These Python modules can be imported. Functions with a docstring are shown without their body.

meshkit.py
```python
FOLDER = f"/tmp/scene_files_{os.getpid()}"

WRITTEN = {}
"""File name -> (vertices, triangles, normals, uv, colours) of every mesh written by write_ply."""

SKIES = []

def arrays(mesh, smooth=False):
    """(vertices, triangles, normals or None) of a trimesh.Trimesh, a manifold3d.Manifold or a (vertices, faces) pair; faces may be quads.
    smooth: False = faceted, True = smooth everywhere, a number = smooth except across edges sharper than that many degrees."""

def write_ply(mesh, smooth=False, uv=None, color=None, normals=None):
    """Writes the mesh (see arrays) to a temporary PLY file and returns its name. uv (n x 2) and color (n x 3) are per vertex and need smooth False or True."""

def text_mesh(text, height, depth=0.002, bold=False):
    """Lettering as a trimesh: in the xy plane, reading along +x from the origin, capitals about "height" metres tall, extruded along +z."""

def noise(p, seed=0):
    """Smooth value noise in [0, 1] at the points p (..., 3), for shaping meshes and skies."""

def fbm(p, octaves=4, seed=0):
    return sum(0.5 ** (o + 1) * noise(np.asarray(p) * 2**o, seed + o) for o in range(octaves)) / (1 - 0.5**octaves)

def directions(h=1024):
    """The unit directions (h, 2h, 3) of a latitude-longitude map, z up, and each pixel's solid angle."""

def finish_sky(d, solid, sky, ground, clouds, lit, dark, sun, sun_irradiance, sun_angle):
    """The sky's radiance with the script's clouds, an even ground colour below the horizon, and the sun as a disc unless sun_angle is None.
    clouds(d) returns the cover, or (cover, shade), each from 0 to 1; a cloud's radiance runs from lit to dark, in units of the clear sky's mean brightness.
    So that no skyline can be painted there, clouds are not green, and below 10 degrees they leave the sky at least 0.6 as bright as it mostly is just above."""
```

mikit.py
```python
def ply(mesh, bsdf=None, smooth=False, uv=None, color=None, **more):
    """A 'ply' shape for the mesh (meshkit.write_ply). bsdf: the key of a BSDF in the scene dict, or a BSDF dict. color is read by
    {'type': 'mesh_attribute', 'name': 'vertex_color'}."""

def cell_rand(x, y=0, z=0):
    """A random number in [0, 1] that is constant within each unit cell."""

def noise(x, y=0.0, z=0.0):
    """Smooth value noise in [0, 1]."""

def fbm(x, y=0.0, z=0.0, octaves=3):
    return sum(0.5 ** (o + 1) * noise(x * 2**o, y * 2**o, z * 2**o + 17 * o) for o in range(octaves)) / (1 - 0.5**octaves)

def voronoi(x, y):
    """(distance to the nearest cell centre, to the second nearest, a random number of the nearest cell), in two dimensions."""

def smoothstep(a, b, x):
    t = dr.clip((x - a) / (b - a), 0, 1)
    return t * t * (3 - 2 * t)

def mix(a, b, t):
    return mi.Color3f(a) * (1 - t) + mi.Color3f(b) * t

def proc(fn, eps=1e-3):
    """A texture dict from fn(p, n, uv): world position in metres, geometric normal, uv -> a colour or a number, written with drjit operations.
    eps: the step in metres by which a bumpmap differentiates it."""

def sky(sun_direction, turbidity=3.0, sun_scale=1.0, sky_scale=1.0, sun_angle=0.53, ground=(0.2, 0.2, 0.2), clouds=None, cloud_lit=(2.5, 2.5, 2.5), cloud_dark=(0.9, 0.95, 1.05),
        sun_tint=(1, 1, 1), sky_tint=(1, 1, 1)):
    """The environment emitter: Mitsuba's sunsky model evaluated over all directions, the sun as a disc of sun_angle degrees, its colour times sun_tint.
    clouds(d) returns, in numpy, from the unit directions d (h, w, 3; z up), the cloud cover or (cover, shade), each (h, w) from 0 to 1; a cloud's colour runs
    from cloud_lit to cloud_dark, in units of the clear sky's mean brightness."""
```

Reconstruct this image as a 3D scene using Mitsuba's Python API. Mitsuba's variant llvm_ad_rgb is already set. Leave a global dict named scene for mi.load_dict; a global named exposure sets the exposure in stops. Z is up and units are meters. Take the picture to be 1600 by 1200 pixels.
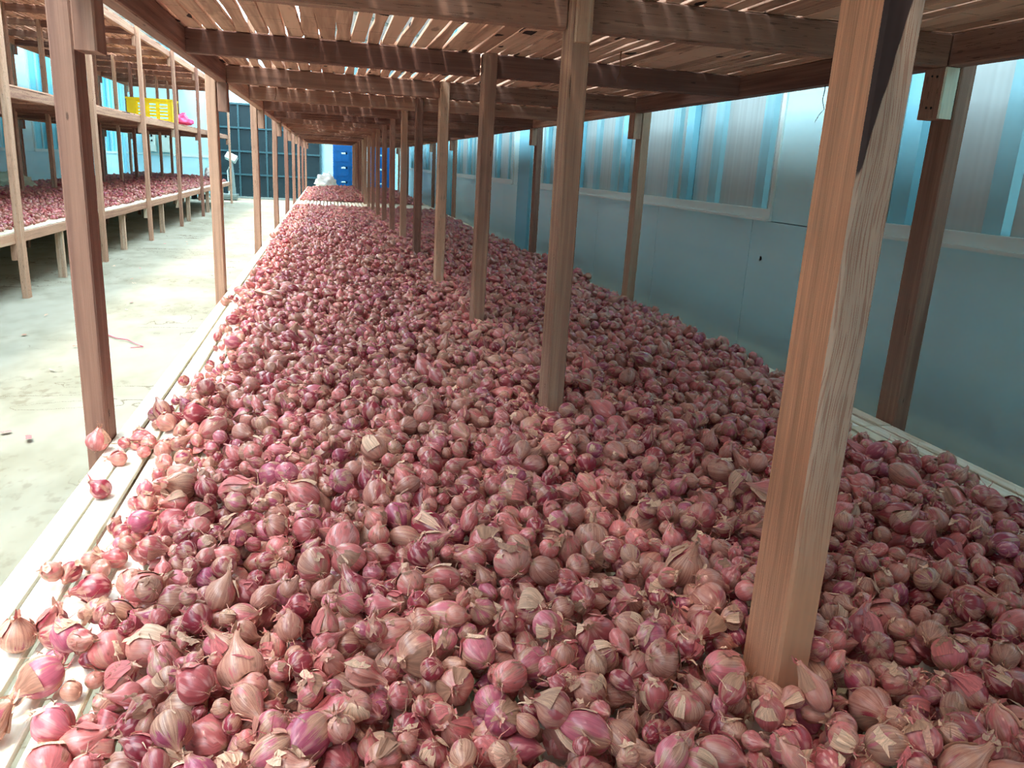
import math, random
import numpy as np, trimesh, drjit as dr, mitsuba as mi
import mikit, meshkit
from mikit import noise, fbm, cell_rand, smoothstep, mix, proc, ply

# ------------------------------------------------------------------ camera, sky, exposure
scene, labels = {}, {}
T = mi.ScalarTransform4f
CAM_H, YAW, PITCH, ROLL, FOC = 0.7229, 0.2362, 0.2685, 0.0553, 1221.5
_f = np.array([math.sin(YAW) * math.cos(PITCH), math.cos(YAW) * math.cos(PITCH), -math.sin(PITCH)])
_r = np.array([math.cos(YAW), -math.sin(YAW), 0.0])
_u = np.cross(_r, _f)
CR = math.cos(ROLL) * _r + math.sin(ROLL) * _u
CU = -math.sin(ROLL) * _r + math.cos(ROLL) * _u
EYE = np.array([0.0, 0.0, CAM_H])
scene['camera'] = {'type': 'perspective', 'fov': math.degrees(2 * math.atan(800 / FOC)), 'fov_axis': 'x', 'near_clip': 0.05, 'far_clip': 200.0,
                   'to_world': T().look_at(origin=EYE.tolist(), target=(EYE + _f).tolist(), up=CU.tolist())}


def overcast(d):
    n = meshkit.fbm(d * 2.5 + 5, 4)
    return np.ones(d.shape[:2]), np.clip(n * 0.6, 0, 1)


scene['sky'] = mikit.sky((-0.25, -0.25, 1.0), turbidity=5.0, sun_scale=0.06, sun_angle=6.0, ground=(0.3, 0.32, 0.3), clouds=overcast,
                         cloud_lit=(1.02, 1.25, 1.36), cloud_dark=(0.86, 1.06, 1.18))
exposure = 5.4

# ------------------------------------------------------------------ helpers


def lin(r, g, b):
    return tuple((c / 255 / 12.92) if c / 255 <= 0.04045 else ((c / 255 + 0.055) / 1.055) ** 2.4 for c in (r, g, b))


used = {}


def numbered(base):
    n = used.get(base, 0)
    used[base] = n + 1
    return base if n == 0 else f'{base}_{n:03d}'


def tag(key, label=None, cat=None, group=None, kind=None):
    e = labels.setdefault(key, {})
    for k, v in (('label', label), ('category', cat), ('group', group), ('kind', kind)):
        if v:
            e[k] = v
    return key


def put(base, shape, parent=None):
    key = numbered(f'{parent}__{base}' if parent else base)
    scene[key] = shape
    return key


def thing(base, label, cat, group=None):
    key = numbered(base)
    return tag(key, label, cat, group)


BOXF = np.array([[0, 2, 3, 1], [4, 5, 7, 6], [0, 1, 5, 4], [2, 6, 7, 3], [0, 4, 6, 2], [1, 3, 7, 5]])


def box(x0, x1, y0, y1, z0, z1):
    v = np.array([[x, y, z] for x in (x0, x1) for y in (y0, y1) for z in (z0, z1)], float)
    f = BOXF
    return v, np.vstack([f[:, [0, 1, 2]], f[:, [0, 2, 3]]])


def cat(*ms):
    vs, fs, n = [], [], 0
    for v, f in ms:
        vs.append(np.asarray(v)); fs.append(np.asarray(f) + n); n += len(v)
    return np.vstack(vs), np.vstack(fs)


def tube(pts, r, sides=8, closed=False):
    p = np.asarray(pts, float)
    rr = np.broadcast_to(r, (len(p),))
    t = np.gradient(p, axis=0)
    t /= np.linalg.norm(t, axis=1, keepdims=True) + 1e-12
    a = np.cross(t, np.where(np.abs(t[:, 2:]) < 0.9, [0, 0, 1.0], [1.0, 0, 0]))
    a /= np.linalg.norm(a, axis=1, keepdims=True) + 1e-12
    b = np.cross(t, a)
    an = np.arange(sides) * 2 * np.pi / sides
    v = p[:, None] + rr[:, None, None] * (np.cos(an)[None, :, None] * a[:, None] + np.sin(an)[None, :, None] * b[:, None])
    i, j = np.meshgrid(np.arange(len(p) - 1), np.arange(sides), indexing='ij')
    q = np.stack([i * sides + j, i * sides + (j + 1) % sides, (i + 1) * sides + (j + 1) % sides, (i + 1) * sides + j], -1).reshape(-1, 4)
    f = np.vstack([q[:, [0, 1, 2]], q[:, [0, 2, 3]]])
    v = v.reshape(-1, 3)
    n = len(v)
    v = np.vstack([v, p[0], p[-1]])
    k = np.arange(sides)
    f = np.vstack([f, np.stack([(k + 1) % sides, k, k * 0 + n], 1), np.stack([k + n - sides, (k + 1) % sides + n - sides, k * 0 + n + 1], 1)])
    return v, f


def beam(rng, p0, p1, w, h, up=(0, 0, 1), tone=0.5, wob=0.0015, rough=None, st=None, ch=0.004):
    """Sawn timber from p0 to p1: chamfered section w across, h along up, slightly crooked; uv carries the grain for the wood materials."""
    p0, p1 = np.asarray(p0, float), np.asarray(p1, float)
    L = np.linalg.norm(p1 - p0)
    d = (p1 - p0) / L
    up = np.asarray(up, float)
    up = up - d * (up @ d)
    up /= np.linalg.norm(up)
    s = np.cross(d, up)
    st = st or max(2, int(L / 0.5) + 1)
    c = ch
    a, b = w / 2, h / 2
    sec = np.array([[-a + c, -b], [a - c, -b], [a, -b + c], [a, b - c], [a - c, b], [-a + c, b], [-a, b - c], [-a, -b + c]])
    per = np.concatenate([[0], np.cumsum(np.linalg.norm(np.diff(np.vstack([sec, sec[:1]]), axis=0), axis=1))])
    ts = np.linspace(0, 1, st)
    off = rng.normal(0, wob, (st, 2))
    off[0] = off[-1] = 0
    idn = (int(np.clip(tone, 0, 0.999) * 16) * 64 + rng.integers(64)) * 8 + 1
    vs, uvs, fs, n = [], [], [], 0
    for k in range(8):
        c0, c1 = sec[k], sec[(k + 1) % 8]
        for cc, u in ((c0, per[k]), (c1, per[k + 1])):
            jit = rng.normal(0, rough, (st, 2)) if rough else 0
            o = cc[None] + off + jit * 0
            vs.append(p0 + ts[:, None] * L * d + o[:, :1] * s + o[:, 1:] * up)
            uvs.append(np.stack([np.full(st, idn + u * 4), ts * L], 1))
        i = np.arange(st - 1)
        q0, q1 = n + i, n + st + i
        fs.append(np.stack([q0, q1, q1 + 1], 1)); fs.append(np.stack([q0, q1 + 1, q0 + 1], 1))
        n += 2 * st
    for e, tt in ((0, 0.0), (1, L)):
        o = sec + off[-1 if e else 0]
        vs.append((p1 if e else p0) + o[:, :1] * s + o[:, 1:] * up)
        uvs.append(np.stack([idn + (sec[:, 0] + a) * 4, np.full(8, tt) + (sec[:, 1] + b) * 0.3], 1))
        k = np.arange(1, 7)
        tri = np.stack([k * 0, k, k + 1], 1) + n
        fs.append(tri if e else tri[:, ::-1])
        n += 8
    f = np.vstack(fs)
    return np.vstack(vs), f[:, ::-1], np.vstack(uvs)


def slat(rng, x, w, y0, y1, z0, th, tone, ragged=0.004, st=9):
    """A rough slat along y with wavy sawn edges; z0 is its underside."""
    ys = np.linspace(y0, y1, st)
    ys[1:-1] += rng.normal(0, 0.02, st - 2)
    l = x - w / 2 + rng.normal(0, ragged, st)
    r = x + w / 2 + rng.normal(0, ragged, st)
    zz = z0 + np.abs(rng.normal(0, 0.0015, st))
    idn = (int(np.clip(tone, 0, 0.999) * 16) * 64 + rng.integers(64)) * 8 + 1
    c = 0.002
    cols = [(l + c, zz), (r - c, zz), (r, zz + c), (r, zz + th - c), (r - c, zz + th), (l + c, zz + th), (l, zz + th - c), (l, zz + c)]
    us = [0, w, w + .003, w + th, w + th + .003, 2 * w + th, 2 * w + th + .003, 2 * w + 2 * th]
    vs, uvs, fs, n = [], [], [], 0
    i = np.arange(st - 1)
    for k in range(8):
        for (cx, cz), u in ((cols[k], us[k]), (cols[(k + 1) % 8], us[k + 1] if k < 7 else us[7] + .003)):
            vs.append(np.stack([cx, ys, cz], 1))
            uvs.append(np.stack([np.full(st, idn + u * 4), ys - y0], 1))
        q0, q1 = n + i, n + st + i
        fs.append(np.stack([q0, q1, q1 + 1], 1)); fs.append(np.stack([q0, q1 + 1, q0 + 1], 1))
        n += 2 * st
    for e in (0, -1):
        vs.append(np.array([[cx[e], ys[e], cz[e]] for cx, cz in cols]))
        uvs.append(np.stack([idn + np.array([cx[e] - l[e] for cx, _ in cols]) * 4, np.full(8, 0.1)], 1))
        k = np.arange(1, 7)
        tri = np.stack([k * 0, k, k + 1], 1) + n
        fs.append(tri if e else tri[:, ::-1])
        n += 8
    f = np.vstack(fs)
    return np.vstack(vs), f[:, ::-1], np.vstack(uvs)


def uvply(m, bsdf, smooth=False):
    return ply((m[0], m[1]), bsdf, smooth=smooth, uv=m[2])


def joinuv(ms):
    vs, fs, us, n = [], [], [], 0
    for v, f, u in ms:
        vs.append(v); fs.append(f + n); us.append(u); n += len(v)
    return np.vstack(vs), np.vstack(fs), np.vstack(us)


# ------------------------------------------------------------------ materials
W_DARK, W_MID, W_TAN, W_PALE = lin(122, 86, 76), lin(164, 124, 106), lin(200, 160, 134), lin(220, 206, 182)


def wood_tone(tone, r):
    c = mix(W_DARK, W_MID, smoothstep(0.0, 0.36, tone))
    c = mix(c, W_TAN, smoothstep(0.36, 0.68, tone))
    c = mix(c, W_PALE, smoothstep(0.68, 0.95, tone))
    return c * (0.76 + 0.2 * r)


def wood_fn(p, n, uv):
    i = dr.floor(uv.x / 8)
    a = (uv.x - i * 8) * 0.25
    tone = dr.floor(i / 64) / 16
    r = cell_rand(i, 3)
    q = r * 37.0
    wav = a + 0.006 * noise(uv.y * 3 + q, a * 20)
    g = fbm(wav * 90 + q, uv.y * 2.2 + q, 0.0, 3)
    fine = noise(wav * 900 + q, uv.y * 14)
    col = wood_tone(tone + (g - 0.5) * 0.34, r)
    col = col * (0.86 + 0.22 * fine)
    stain = smoothstep(0.62, 0.86, fbm(a * 26 + q * 2, uv.y * 1.6 + q, 0.0, 3)) * smoothstep(0.2, 0.9, cell_rand(i, 9))
    col = mix(col, col * mi.Color3f(0.55, 0.46, 0.45), stain * 0.7)
    knot = smoothstep(0.95, 0.98, noise(a * 70 + q, uv.y * 14 + q * 3))
    dash = smoothstep(0.8, 0.88, noise(a * 420 + q, uv.y * 30 + q)) * smoothstep(0.5, 0.7, cell_rand(i, 4))
    return mix(col, col * 0.45, dr.maximum(knot, dash * 0.7))


def stained_post_fn(p, n, uv):
    base = wood_fn(p, n, uv)
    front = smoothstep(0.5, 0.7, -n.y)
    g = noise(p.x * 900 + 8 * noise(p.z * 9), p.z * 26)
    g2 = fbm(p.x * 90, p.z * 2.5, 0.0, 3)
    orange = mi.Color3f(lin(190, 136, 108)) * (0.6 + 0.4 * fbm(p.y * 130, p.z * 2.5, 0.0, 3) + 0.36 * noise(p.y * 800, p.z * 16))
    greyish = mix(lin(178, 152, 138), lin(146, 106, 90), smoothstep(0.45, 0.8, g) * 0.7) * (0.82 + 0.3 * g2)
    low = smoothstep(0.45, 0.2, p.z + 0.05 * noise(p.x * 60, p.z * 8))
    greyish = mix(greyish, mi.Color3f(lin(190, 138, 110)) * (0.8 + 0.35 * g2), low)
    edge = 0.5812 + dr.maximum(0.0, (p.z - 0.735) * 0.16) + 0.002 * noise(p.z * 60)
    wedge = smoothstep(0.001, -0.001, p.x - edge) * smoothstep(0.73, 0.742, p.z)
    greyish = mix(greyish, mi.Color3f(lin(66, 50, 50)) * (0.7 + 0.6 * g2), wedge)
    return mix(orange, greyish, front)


def slat_pale_fn(p, n, uv):
    i = dr.floor(uv.x / 8)
    a = (uv.x - i * 8) * 0.25
    r = cell_rand(i, 3)
    g = fbm(a * 110 + r * 31, uv.y * 2.4 + r * 17, 0.0, 3)
    c = mix(lin(238, 234, 222), lin(220, 212, 188), smoothstep(0.25, 0.8, g * 0.7 + r * 0.4))
    return mix(c, lin(186, 172, 138), 0.5 * smoothstep(0.76, 0.85, noise(a * 40 + r * 9, uv.y * 7)))


def slat_bark_fn(p, n, uv):
    i = dr.floor(uv.x / 8)
    a = (uv.x - i * 8) * 0.25
    r = cell_rand(i, 3)
    q = r * 41
    g = fbm(a * 70 + q, uv.y * 3 + q, 0.0, 3)
    c = mix(lin(204, 164, 140), lin(164, 124, 104), smoothstep(0.2, 0.85, g * 0.8 + (r - 0.5) * 0.7))
    cross = smoothstep(0.82, 0.9, noise(uv.y * 60 + q, a * 6))
    c = mix(c, c * 0.6, cross * 0.6)
    rot = smoothstep(0.6, 0.75, fbm(a * 24 + q, uv.y * 5 + q, 0.0, 3)) * smoothstep(0.35, 0.5, cell_rand(i, 5))
    c = mix(c, lin(122, 84, 68), rot * 0.7)
    return mix(c, lin(56, 42, 40), smoothstep(0.9, 0.93, noise(a * 26 + q * 3, uv.y * 8 + q)))


def matte(fn, rough=0.75, spec=0.25, **k):
    return {'type': 'twosided', 'b': {'type': 'principled', 'base_color': proc(fn) if callable(fn) else {'type': 'rgb', 'value': list(fn)}, 'roughness': rough, 'specular': spec, **k}}


scene['wood'] = matte(wood_fn)
scene['two_tone_wood'] = matte(lambda p, n, uv: mix(wood_fn(p, n, uv), mi.Color3f(lin(214, 210, 186)) * (0.9 + 0.15 * noise(p.x * 300, p.z * 20)), smoothstep(0.5, 0.7, -n.y)))
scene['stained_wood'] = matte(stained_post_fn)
scene['pale_wood'] = matte(slat_pale_fn)
scene['rough_wood'] = matte(slat_bark_fn, 0.85, 0.15)


def shallot_fn(p, n, uv):
    i = dr.floor(uv.x)
    th = (uv.x - i) / 0.98 * 6.2831853
    v = uv.y
    r1, r2, r3 = cell_rand(i, 1), cell_rand(i, 2), cell_rand(i, 3)
    c, s = dr.cos(th), dr.sin(th)
    q = r1 * 53.0
    big = noise(c * 1.7 + q, s * 1.7 + r2 * 31, v * 3.0)
    mid = noise(c * 4 + q, s * 4 + r2 * 13, v * 6)
    line = noise(c * 14 + q, s * 14 + q, v * 1.3)
    fine = noise(c * 34 + q, s * 34, v * 2.2)
    red = mix(lin(220, 132, 130), lin(150, 54, 70), smoothstep(0.1, 0.95, r1))
    red = mix(red, lin(200, 112, 150), smoothstep(0.65, 0.95, r3) * 0.5)
    red = mix(red, lin(240, 190, 188), smoothstep(0.48, 0.78, mid) * 0.55)
    red = red * (0.72 + 0.30 * line + 0.24 * fine)
    tan = mix(lin(222, 182, 158), lin(164, 120, 100), smoothstep(0.2, 0.8, line * 0.45 + fine * 0.35 + mid * 0.2))
    edge = 0.47 - 0.42 * (r2 - 0.45)
    paper = smoothstep(edge, edge + 0.10, big * 0.6 + mid * 0.2 + fine * 0.2)
    col = mix(red, tan, paper * (0.5 + 0.5 * r3))
    neck = smoothstep(0.70, 0.97, v + 0.12 * (fine - 0.5))
    col = mix(col, lin(204, 156, 132), neck * (0.25 + 0.6 * r3))
    root = smoothstep(0.10, 0.02, v + 0.05 * (fine - .5))
    col = mix(col, lin(160, 128, 98), root)
    dirt = smoothstep(0.6, 0.8, fbm(c * 6 + q, s * 6, v * 8 + q, 3)) * smoothstep(0.3, 0.8, cell_rand(i, 6))
    return mix(col, lin(112, 82, 64), dirt * 0.5) * mi.Color3f(0.84, 0.76, 0.76)


scene['shallot_skin'] = {'type': 'principled', 'base_color': proc(shallot_fn), 'roughness': 0.29, 'specular': 0.55}
scene['shallot_skin'] = {'type': 'twosided', 'b': scene['shallot_skin']}


def flake_fn(p, n, uv):
    i = dr.floor(uv.x)
    r, r2 = cell_rand(i, 1), cell_rand(i, 2)
    a = uv.x - i
    g = noise(a * 26 + r * 40, uv.y * 3)
    c = mix(lin(222, 184, 158), lin(160, 118, 98), smoothstep(0.2, 0.9, r))
    c = mix(c, lin(196, 98, 106), smoothstep(0.5, 0.85, r2) * 0.8)
    return c * (0.72 + 0.5 * g)


scene['dry_skin'] = matte(flake_fn, 0.6, 0.35)


def floor_fn(p, n, uv):
    g = fbm(p.x * 1.3, p.y * 1.3, 0.0, 4)
    h = fbm(p.x * 9, p.y * 5 + 3, 0.0, 3)
    c = mix(lin(146, 145, 132), lin(128, 126, 110), smoothstep(0.25, 0.8, g * 0.6 + h * 0.4))
    crack = smoothstep(0.035, 0.0, dr.abs(noise(p.x * 3 + 2 * h, p.y * 7 + g) - 0.5)) * smoothstep(0.5, 0.62, noise(p.x * 1.1, p.y * 1.6 + 7))
    c = mix(c, lin(96, 84, 66), crack * 0.7)
    return mix(c, lin(104, 92, 72), smoothstep(0.56, 0.78, fbm(p.x * 26, p.y * 18, 0.0, 4)) * smoothstep(0.45, 0.7, g) * 0.45)


scene['earth'] = matte(floor_fn, 0.95, 0.1)


def panel_fn(p, n, uv):
    g = fbm(p.y * 0.6, p.z * 9, 0.0, 3)
    return mix(lin(180, 228, 236), lin(198, 234, 238), g)


scene['panel_metal'] = matte(panel_fn, 0.34, 0.5, metallic=0.1)
scene['wall_paint'] = matte(lin(178, 222, 232), 0.6, 0.3)


def pane_fn(p, n, uv):
    g = noise(p.y * 60, p.z * 0.8)
    steel = mi.Color3f(lin(182, 200, 202)) * (0.92 + 0.12 * g)
    cyan = mi.Color3f(lin(150, 208, 222)) * (0.92 + 0.12 * g)
    return mix(steel, cyan, smoothstep(0.4, 0.6, uv.x))


def pane_cyan_fn(p, n, uv):
    g = noise(p.y * 40, p.z * 0.8)
    return mix(lin(104, 206, 228), lin(176, 228, 238), smoothstep(0.4, 0.6, uv.x) * 0.8) * (0.86 + 0.2 * g)


scene['roof_sheet'] = matte(lin(186, 198, 202), 0.5, 0.4)
scene['ribbed_sheet'] = matte(pane_fn, 0.32, 0.5, metallic=0.5)
scene['cyan_sheet'] = matte(pane_cyan_fn, 0.35, 0.5, metallic=0.2)
scene['cyan_trim'] = matte(lin(126, 196, 216), 0.45, 0.4)
scene['pale_frame'] = matte(lin(214, 232, 230), 0.4, 0.5, metallic=0.3)
scene['gate_bar'] = matte(lin(52, 92, 102), 0.45, 0.4)
scene['gate_paint'] = matte(lin(20, 48, 56), 0.5, 0.4)
scene['blue_plastic'] = matte(lin(8, 92, 160), 0.4, 0.5)
scene['yellow_plastic'] = matte(lin(236, 214, 20), 0.45, 0.5)
scene['pink_plastic'] = matte(lin(240, 96, 150), 0.4, 0.5)
scene['sack_cloth'] = matte(lin(232, 236, 232), 0.8, 0.2)
scene['tarp_cloth'] = matte(lin(200, 206, 180), 0.8, 0.2)
scene['grey_metal'] = matte(lin(150, 172, 172), 0.4, 0.5, metallic=0.5)
scene['box_paint'] = matte(lin(190, 206, 196), 0.5, 0.4)
scene['black'] = matte(lin(26, 24, 24), 0.6, 0.3)
scene['string_fibre'] = matte(lin(214, 130, 140), 0.8, 0.2)

# ------------------------------------------------------------------ the building
FLOOR, XR_WALL, XL_WALL, Y_END, Y_BACK, TOP = -0.56, 2.05, -5.70, 25.3, -8.2, 3.1
rng = np.random.default_rng(11)


def grid_mesh(x0, x1, y0, y1, nx, ny, zf):
    X, Y = np.meshgrid(np.linspace(x0, x1, nx), np.linspace(y0, y1, ny), indexing='ij')
    v = np.stack([X, Y, zf(X, Y)], -1).reshape(-1, 3)
    i, j = np.meshgrid(np.arange(nx - 1), np.arange(ny - 1), indexing='ij')
    a = (i * ny + j).ravel()
    return v, np.vstack([np.stack([a, a + ny, a + ny + 1], 1), np.stack([a, a + ny + 1, a + 1], 1)])


scene['floor'] = ply(grid_mesh(XL_WALL - .1, XR_WALL + .1, Y_BACK - .1, Y_END + .1, 170, 420,
                               lambda X, Y: FLOOR - 0.006 + 0.012 * meshkit.fbm(np.stack([X * 3, Y * 3, X * 0], -1), 4) - 0.004), 'earth', smooth=True)
tag('floor', 'pale packed earth floor of the aisle between the racks', kind='structure')
scene['wall_right'] = ply(box(XR_WALL + .06, XR_WALL + .2, Y_BACK, Y_END + .2, FLOOR - .1, TOP), 'panel_metal')
scene['wall_left'] = ply(box(XL_WALL - .2, XL_WALL - .06, Y_BACK, Y_END + .2, FLOOR - .1, TOP), 'panel_metal')
scene['wall_far'] = ply(box(XL_WALL - .2, XR_WALL + .2, Y_END, Y_END + .15, FLOOR - .1, TOP + 1), 'wall_paint')
scene['wall_back'] = ply(box(XL_WALL - .2, XR_WALL + .2, Y_BACK - .15, Y_BACK, FLOOR - .1, TOP + 1), 'wall_paint')
tag('wall_right', 'grey-blue metal sheet wall along the right of the rack', kind='structure')
tag('wall_left', 'cyan metal wall with windows behind the left rack', kind='structure')
tag('wall_far', 'pale cyan painted wall at the far end', kind='structure')
tag('wall_back', 'pale wall behind the camera', kind='structure')


def wbox(side, a, b, y0, y1, z0, z1):
    """A box on a side wall: a, b = distances into the room from that wall's face."""
    return box(XR_WALL - b, XR_WALL - a, y0, y1, z0, z1) if side == 'right' else box(XL_WALL + a, XL_WALL + b, y0, y1, z0, z1)


def ribbed(side, y0, y1, z0, z1, seed):
    """A box-profile sheet: uv.x = 1 on the coloured ribs."""
    r = np.random.default_rng(seed)
    ys, ds, us = [y0], [0.0], [0.0]
    y = y0 + 0.10
    while y < y1 - 0.16:
        w = 0.05 + 0.05 * r.random()
        for yy, dd, uu in ((y, 0, 0), (y + .001, 0, 1), (y + .018, .02, 1), (y + .018 + w, .02, 1), (y + .036 + w, 0, 1), (y + .037 + w, 0, 0)):
            ys.append(yy); ds.append(dd); us.append(uu)
        y += w + 0.06 + 0.12 + 0.34 * r.random()
    ys.append(y1); ds.append(0.0); us.append(0.0)
    ys, ds, us = map(np.array, (ys, ds, us))
    x = (XR_WALL + .05 - ds) if side == 'right' else (XL_WALL - .05 + ds)
    n = len(ys)
    v = np.vstack([np.stack([x, ys, np.full(n, z0)], 1), np.stack([x, ys, np.full(n, z1)], 1)])
    i = np.arange(n - 1)
    f = np.vstack([np.stack([i, i + 1, i + 1 + n], 1), np.stack([i, i + 1 + n, i + n], 1)])
    if side == 'right':
        f = f[:, ::-1]
    return v, f, np.stack([np.concatenate([us, us]), np.concatenate([ys, ys])], 1)


WIN_Z0, WIN_Z1 = 0.545, 2.62
wins = {'right': [(-2.6, 2.68), (3.43, 7.76), (9.0, 13.35), (14.5, 18.8), (20.0, 24.2)],
        'left': [(-4.6, 0.0), (1.0, 5.6), (6.6, 11.2), (12.2, 16.8), (17.9, 24.95)]}
wn = 0
for side in ('right', 'left'):
    edges = [Y_BACK] + [y for w in wins[side] for y in w] + [Y_END]
    # lower sheets, all along
    y = Y_BACK
    while y < Y_END - 0.01:
        y2 = min(y + 1.18, Y_END)
        put('panel', ply(wbox(side, -.06, 0.0 if side == 'right' else 0.0, y + .002, y2 - .002, FLOOR, WIN_Z0 - .002), 'panel_metal'), 'wall_' + side)
        y = y2
    for a, b in zip(edges[::2], edges[1::2]):
        put('panel', ply(wbox(side, -.06, 0.0, a + .002, b - .002, WIN_Z0 + .002, TOP), 'panel_metal'), 'wall_' + side)
    for a, b in wins[side]:
        put('panel', ply(wbox(side, -.06, 0.0, a + .002, b - .002, WIN_Z1 + .002, TOP), 'panel_metal'), 'wall_' + side)
        wn += 1
        w = f'window_{wn}'
        tag(w, f'window strip of cyan and grey ribbed sheets on the {side} wall', kind='structure')
        scene[w + '__sill'] = ply(cat(wbox(side, -.055, .03, a, b, WIN_Z0, WIN_Z0 + .012), wbox(side, -.055, .012, a, b, WIN_Z0 + .012, WIN_Z0 + .055)), 'pale_frame')
        put('jamb', ply(wbox(side, -.055, .008, a, a + .03, WIN_Z0 + .055, WIN_Z1), 'pale_frame'), w)
        put('jamb', ply(wbox(side, -.055, .008, b - .03, b, WIN_Z0 + .055, WIN_Z1), 'pale_frame'), w)
        n = max(1, round((b - a) / 1.08))
        st = (b - a - .06) / n
        for k in range(n):
            y0 = a + .03 + k * st
            put('sheet', uvply(ribbed(side, y0 + .012, y0 + st - .012 - .10, WIN_Z0 + .055, WIN_Z1, wn * 20 + k), 'ribbed_sheet' if side == 'right' else 'cyan_sheet'), w)
            put('mullion', ply(wbox(side, -.05, -.012, y0 + st - .108, y0 + st - .012, WIN_Z0 + .055, WIN_Z1), 'cyan_trim'), w)
for y0, y1 in ((8.14, 8.66), (13.7, 14.1), (19.2, 19.6)):
    k = put('column', ply(wbox('right', 0.0, .03, y0, y1, FLOOR, TOP), 'cyan_trim'), 'wall_right')
k = put('column', ply(wbox('left', 0.0, .03, 25.0, 25.28, FLOOR, TOP), 'cyan_trim'), 'wall_left')

# roof: two slopes of metal sheet, open to daylight along the middle
def roof_slope(x0, z0, x1, z1):
    n = 72
    k = 0
    ys = np.linspace(Y_BACK - .15, Y_END + .15, n + 1)
    for a, b in zip(ys[:-1:4], ys[4::4]):
        yy = np.linspace(a, b, 13)
        w = .018 * (np.arange(13) % 2)
        lo = np.stack([np.full(13, x0), yy, z0 + w], 1)
        hi = np.stack([np.full(13, x1), yy, z1 + w], 1)
        v = np.vstack([lo, hi])
        i = np.arange(12)
        f = np.vstack([np.stack([i, i + 13, i + 14], 1), np.stack([i, i + 14, i + 1], 1)])
        put('sheet', ply((v, f), 'roof_sheet'), 'ceiling')


roof_slope(XR_WALL + .25, 3.10, -0.05, 3.70)
roof_slope(XL_WALL - .25, 3.10, -4.3, 3.50)
tag('ceiling', 'sloping metal roof sheets, open to daylight along the middle', kind='structure')
for y in np.arange(-7, 25, 3.0):
    for x0, z0, x1, z1 in ((XR_WALL + .2, 3.05, -0.1, 3.66), (XL_WALL - .2, 3.05, -4.25, 3.46), (-.05, 3.65, -4.3, 3.46)):
        p0, p1 = np.array([x0, y, z0]), np.array([x1, y, z1])
        put('rafter', ply(tube([p0, p1], .035, 6), 'grey_metal'), 'ceiling')

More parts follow.
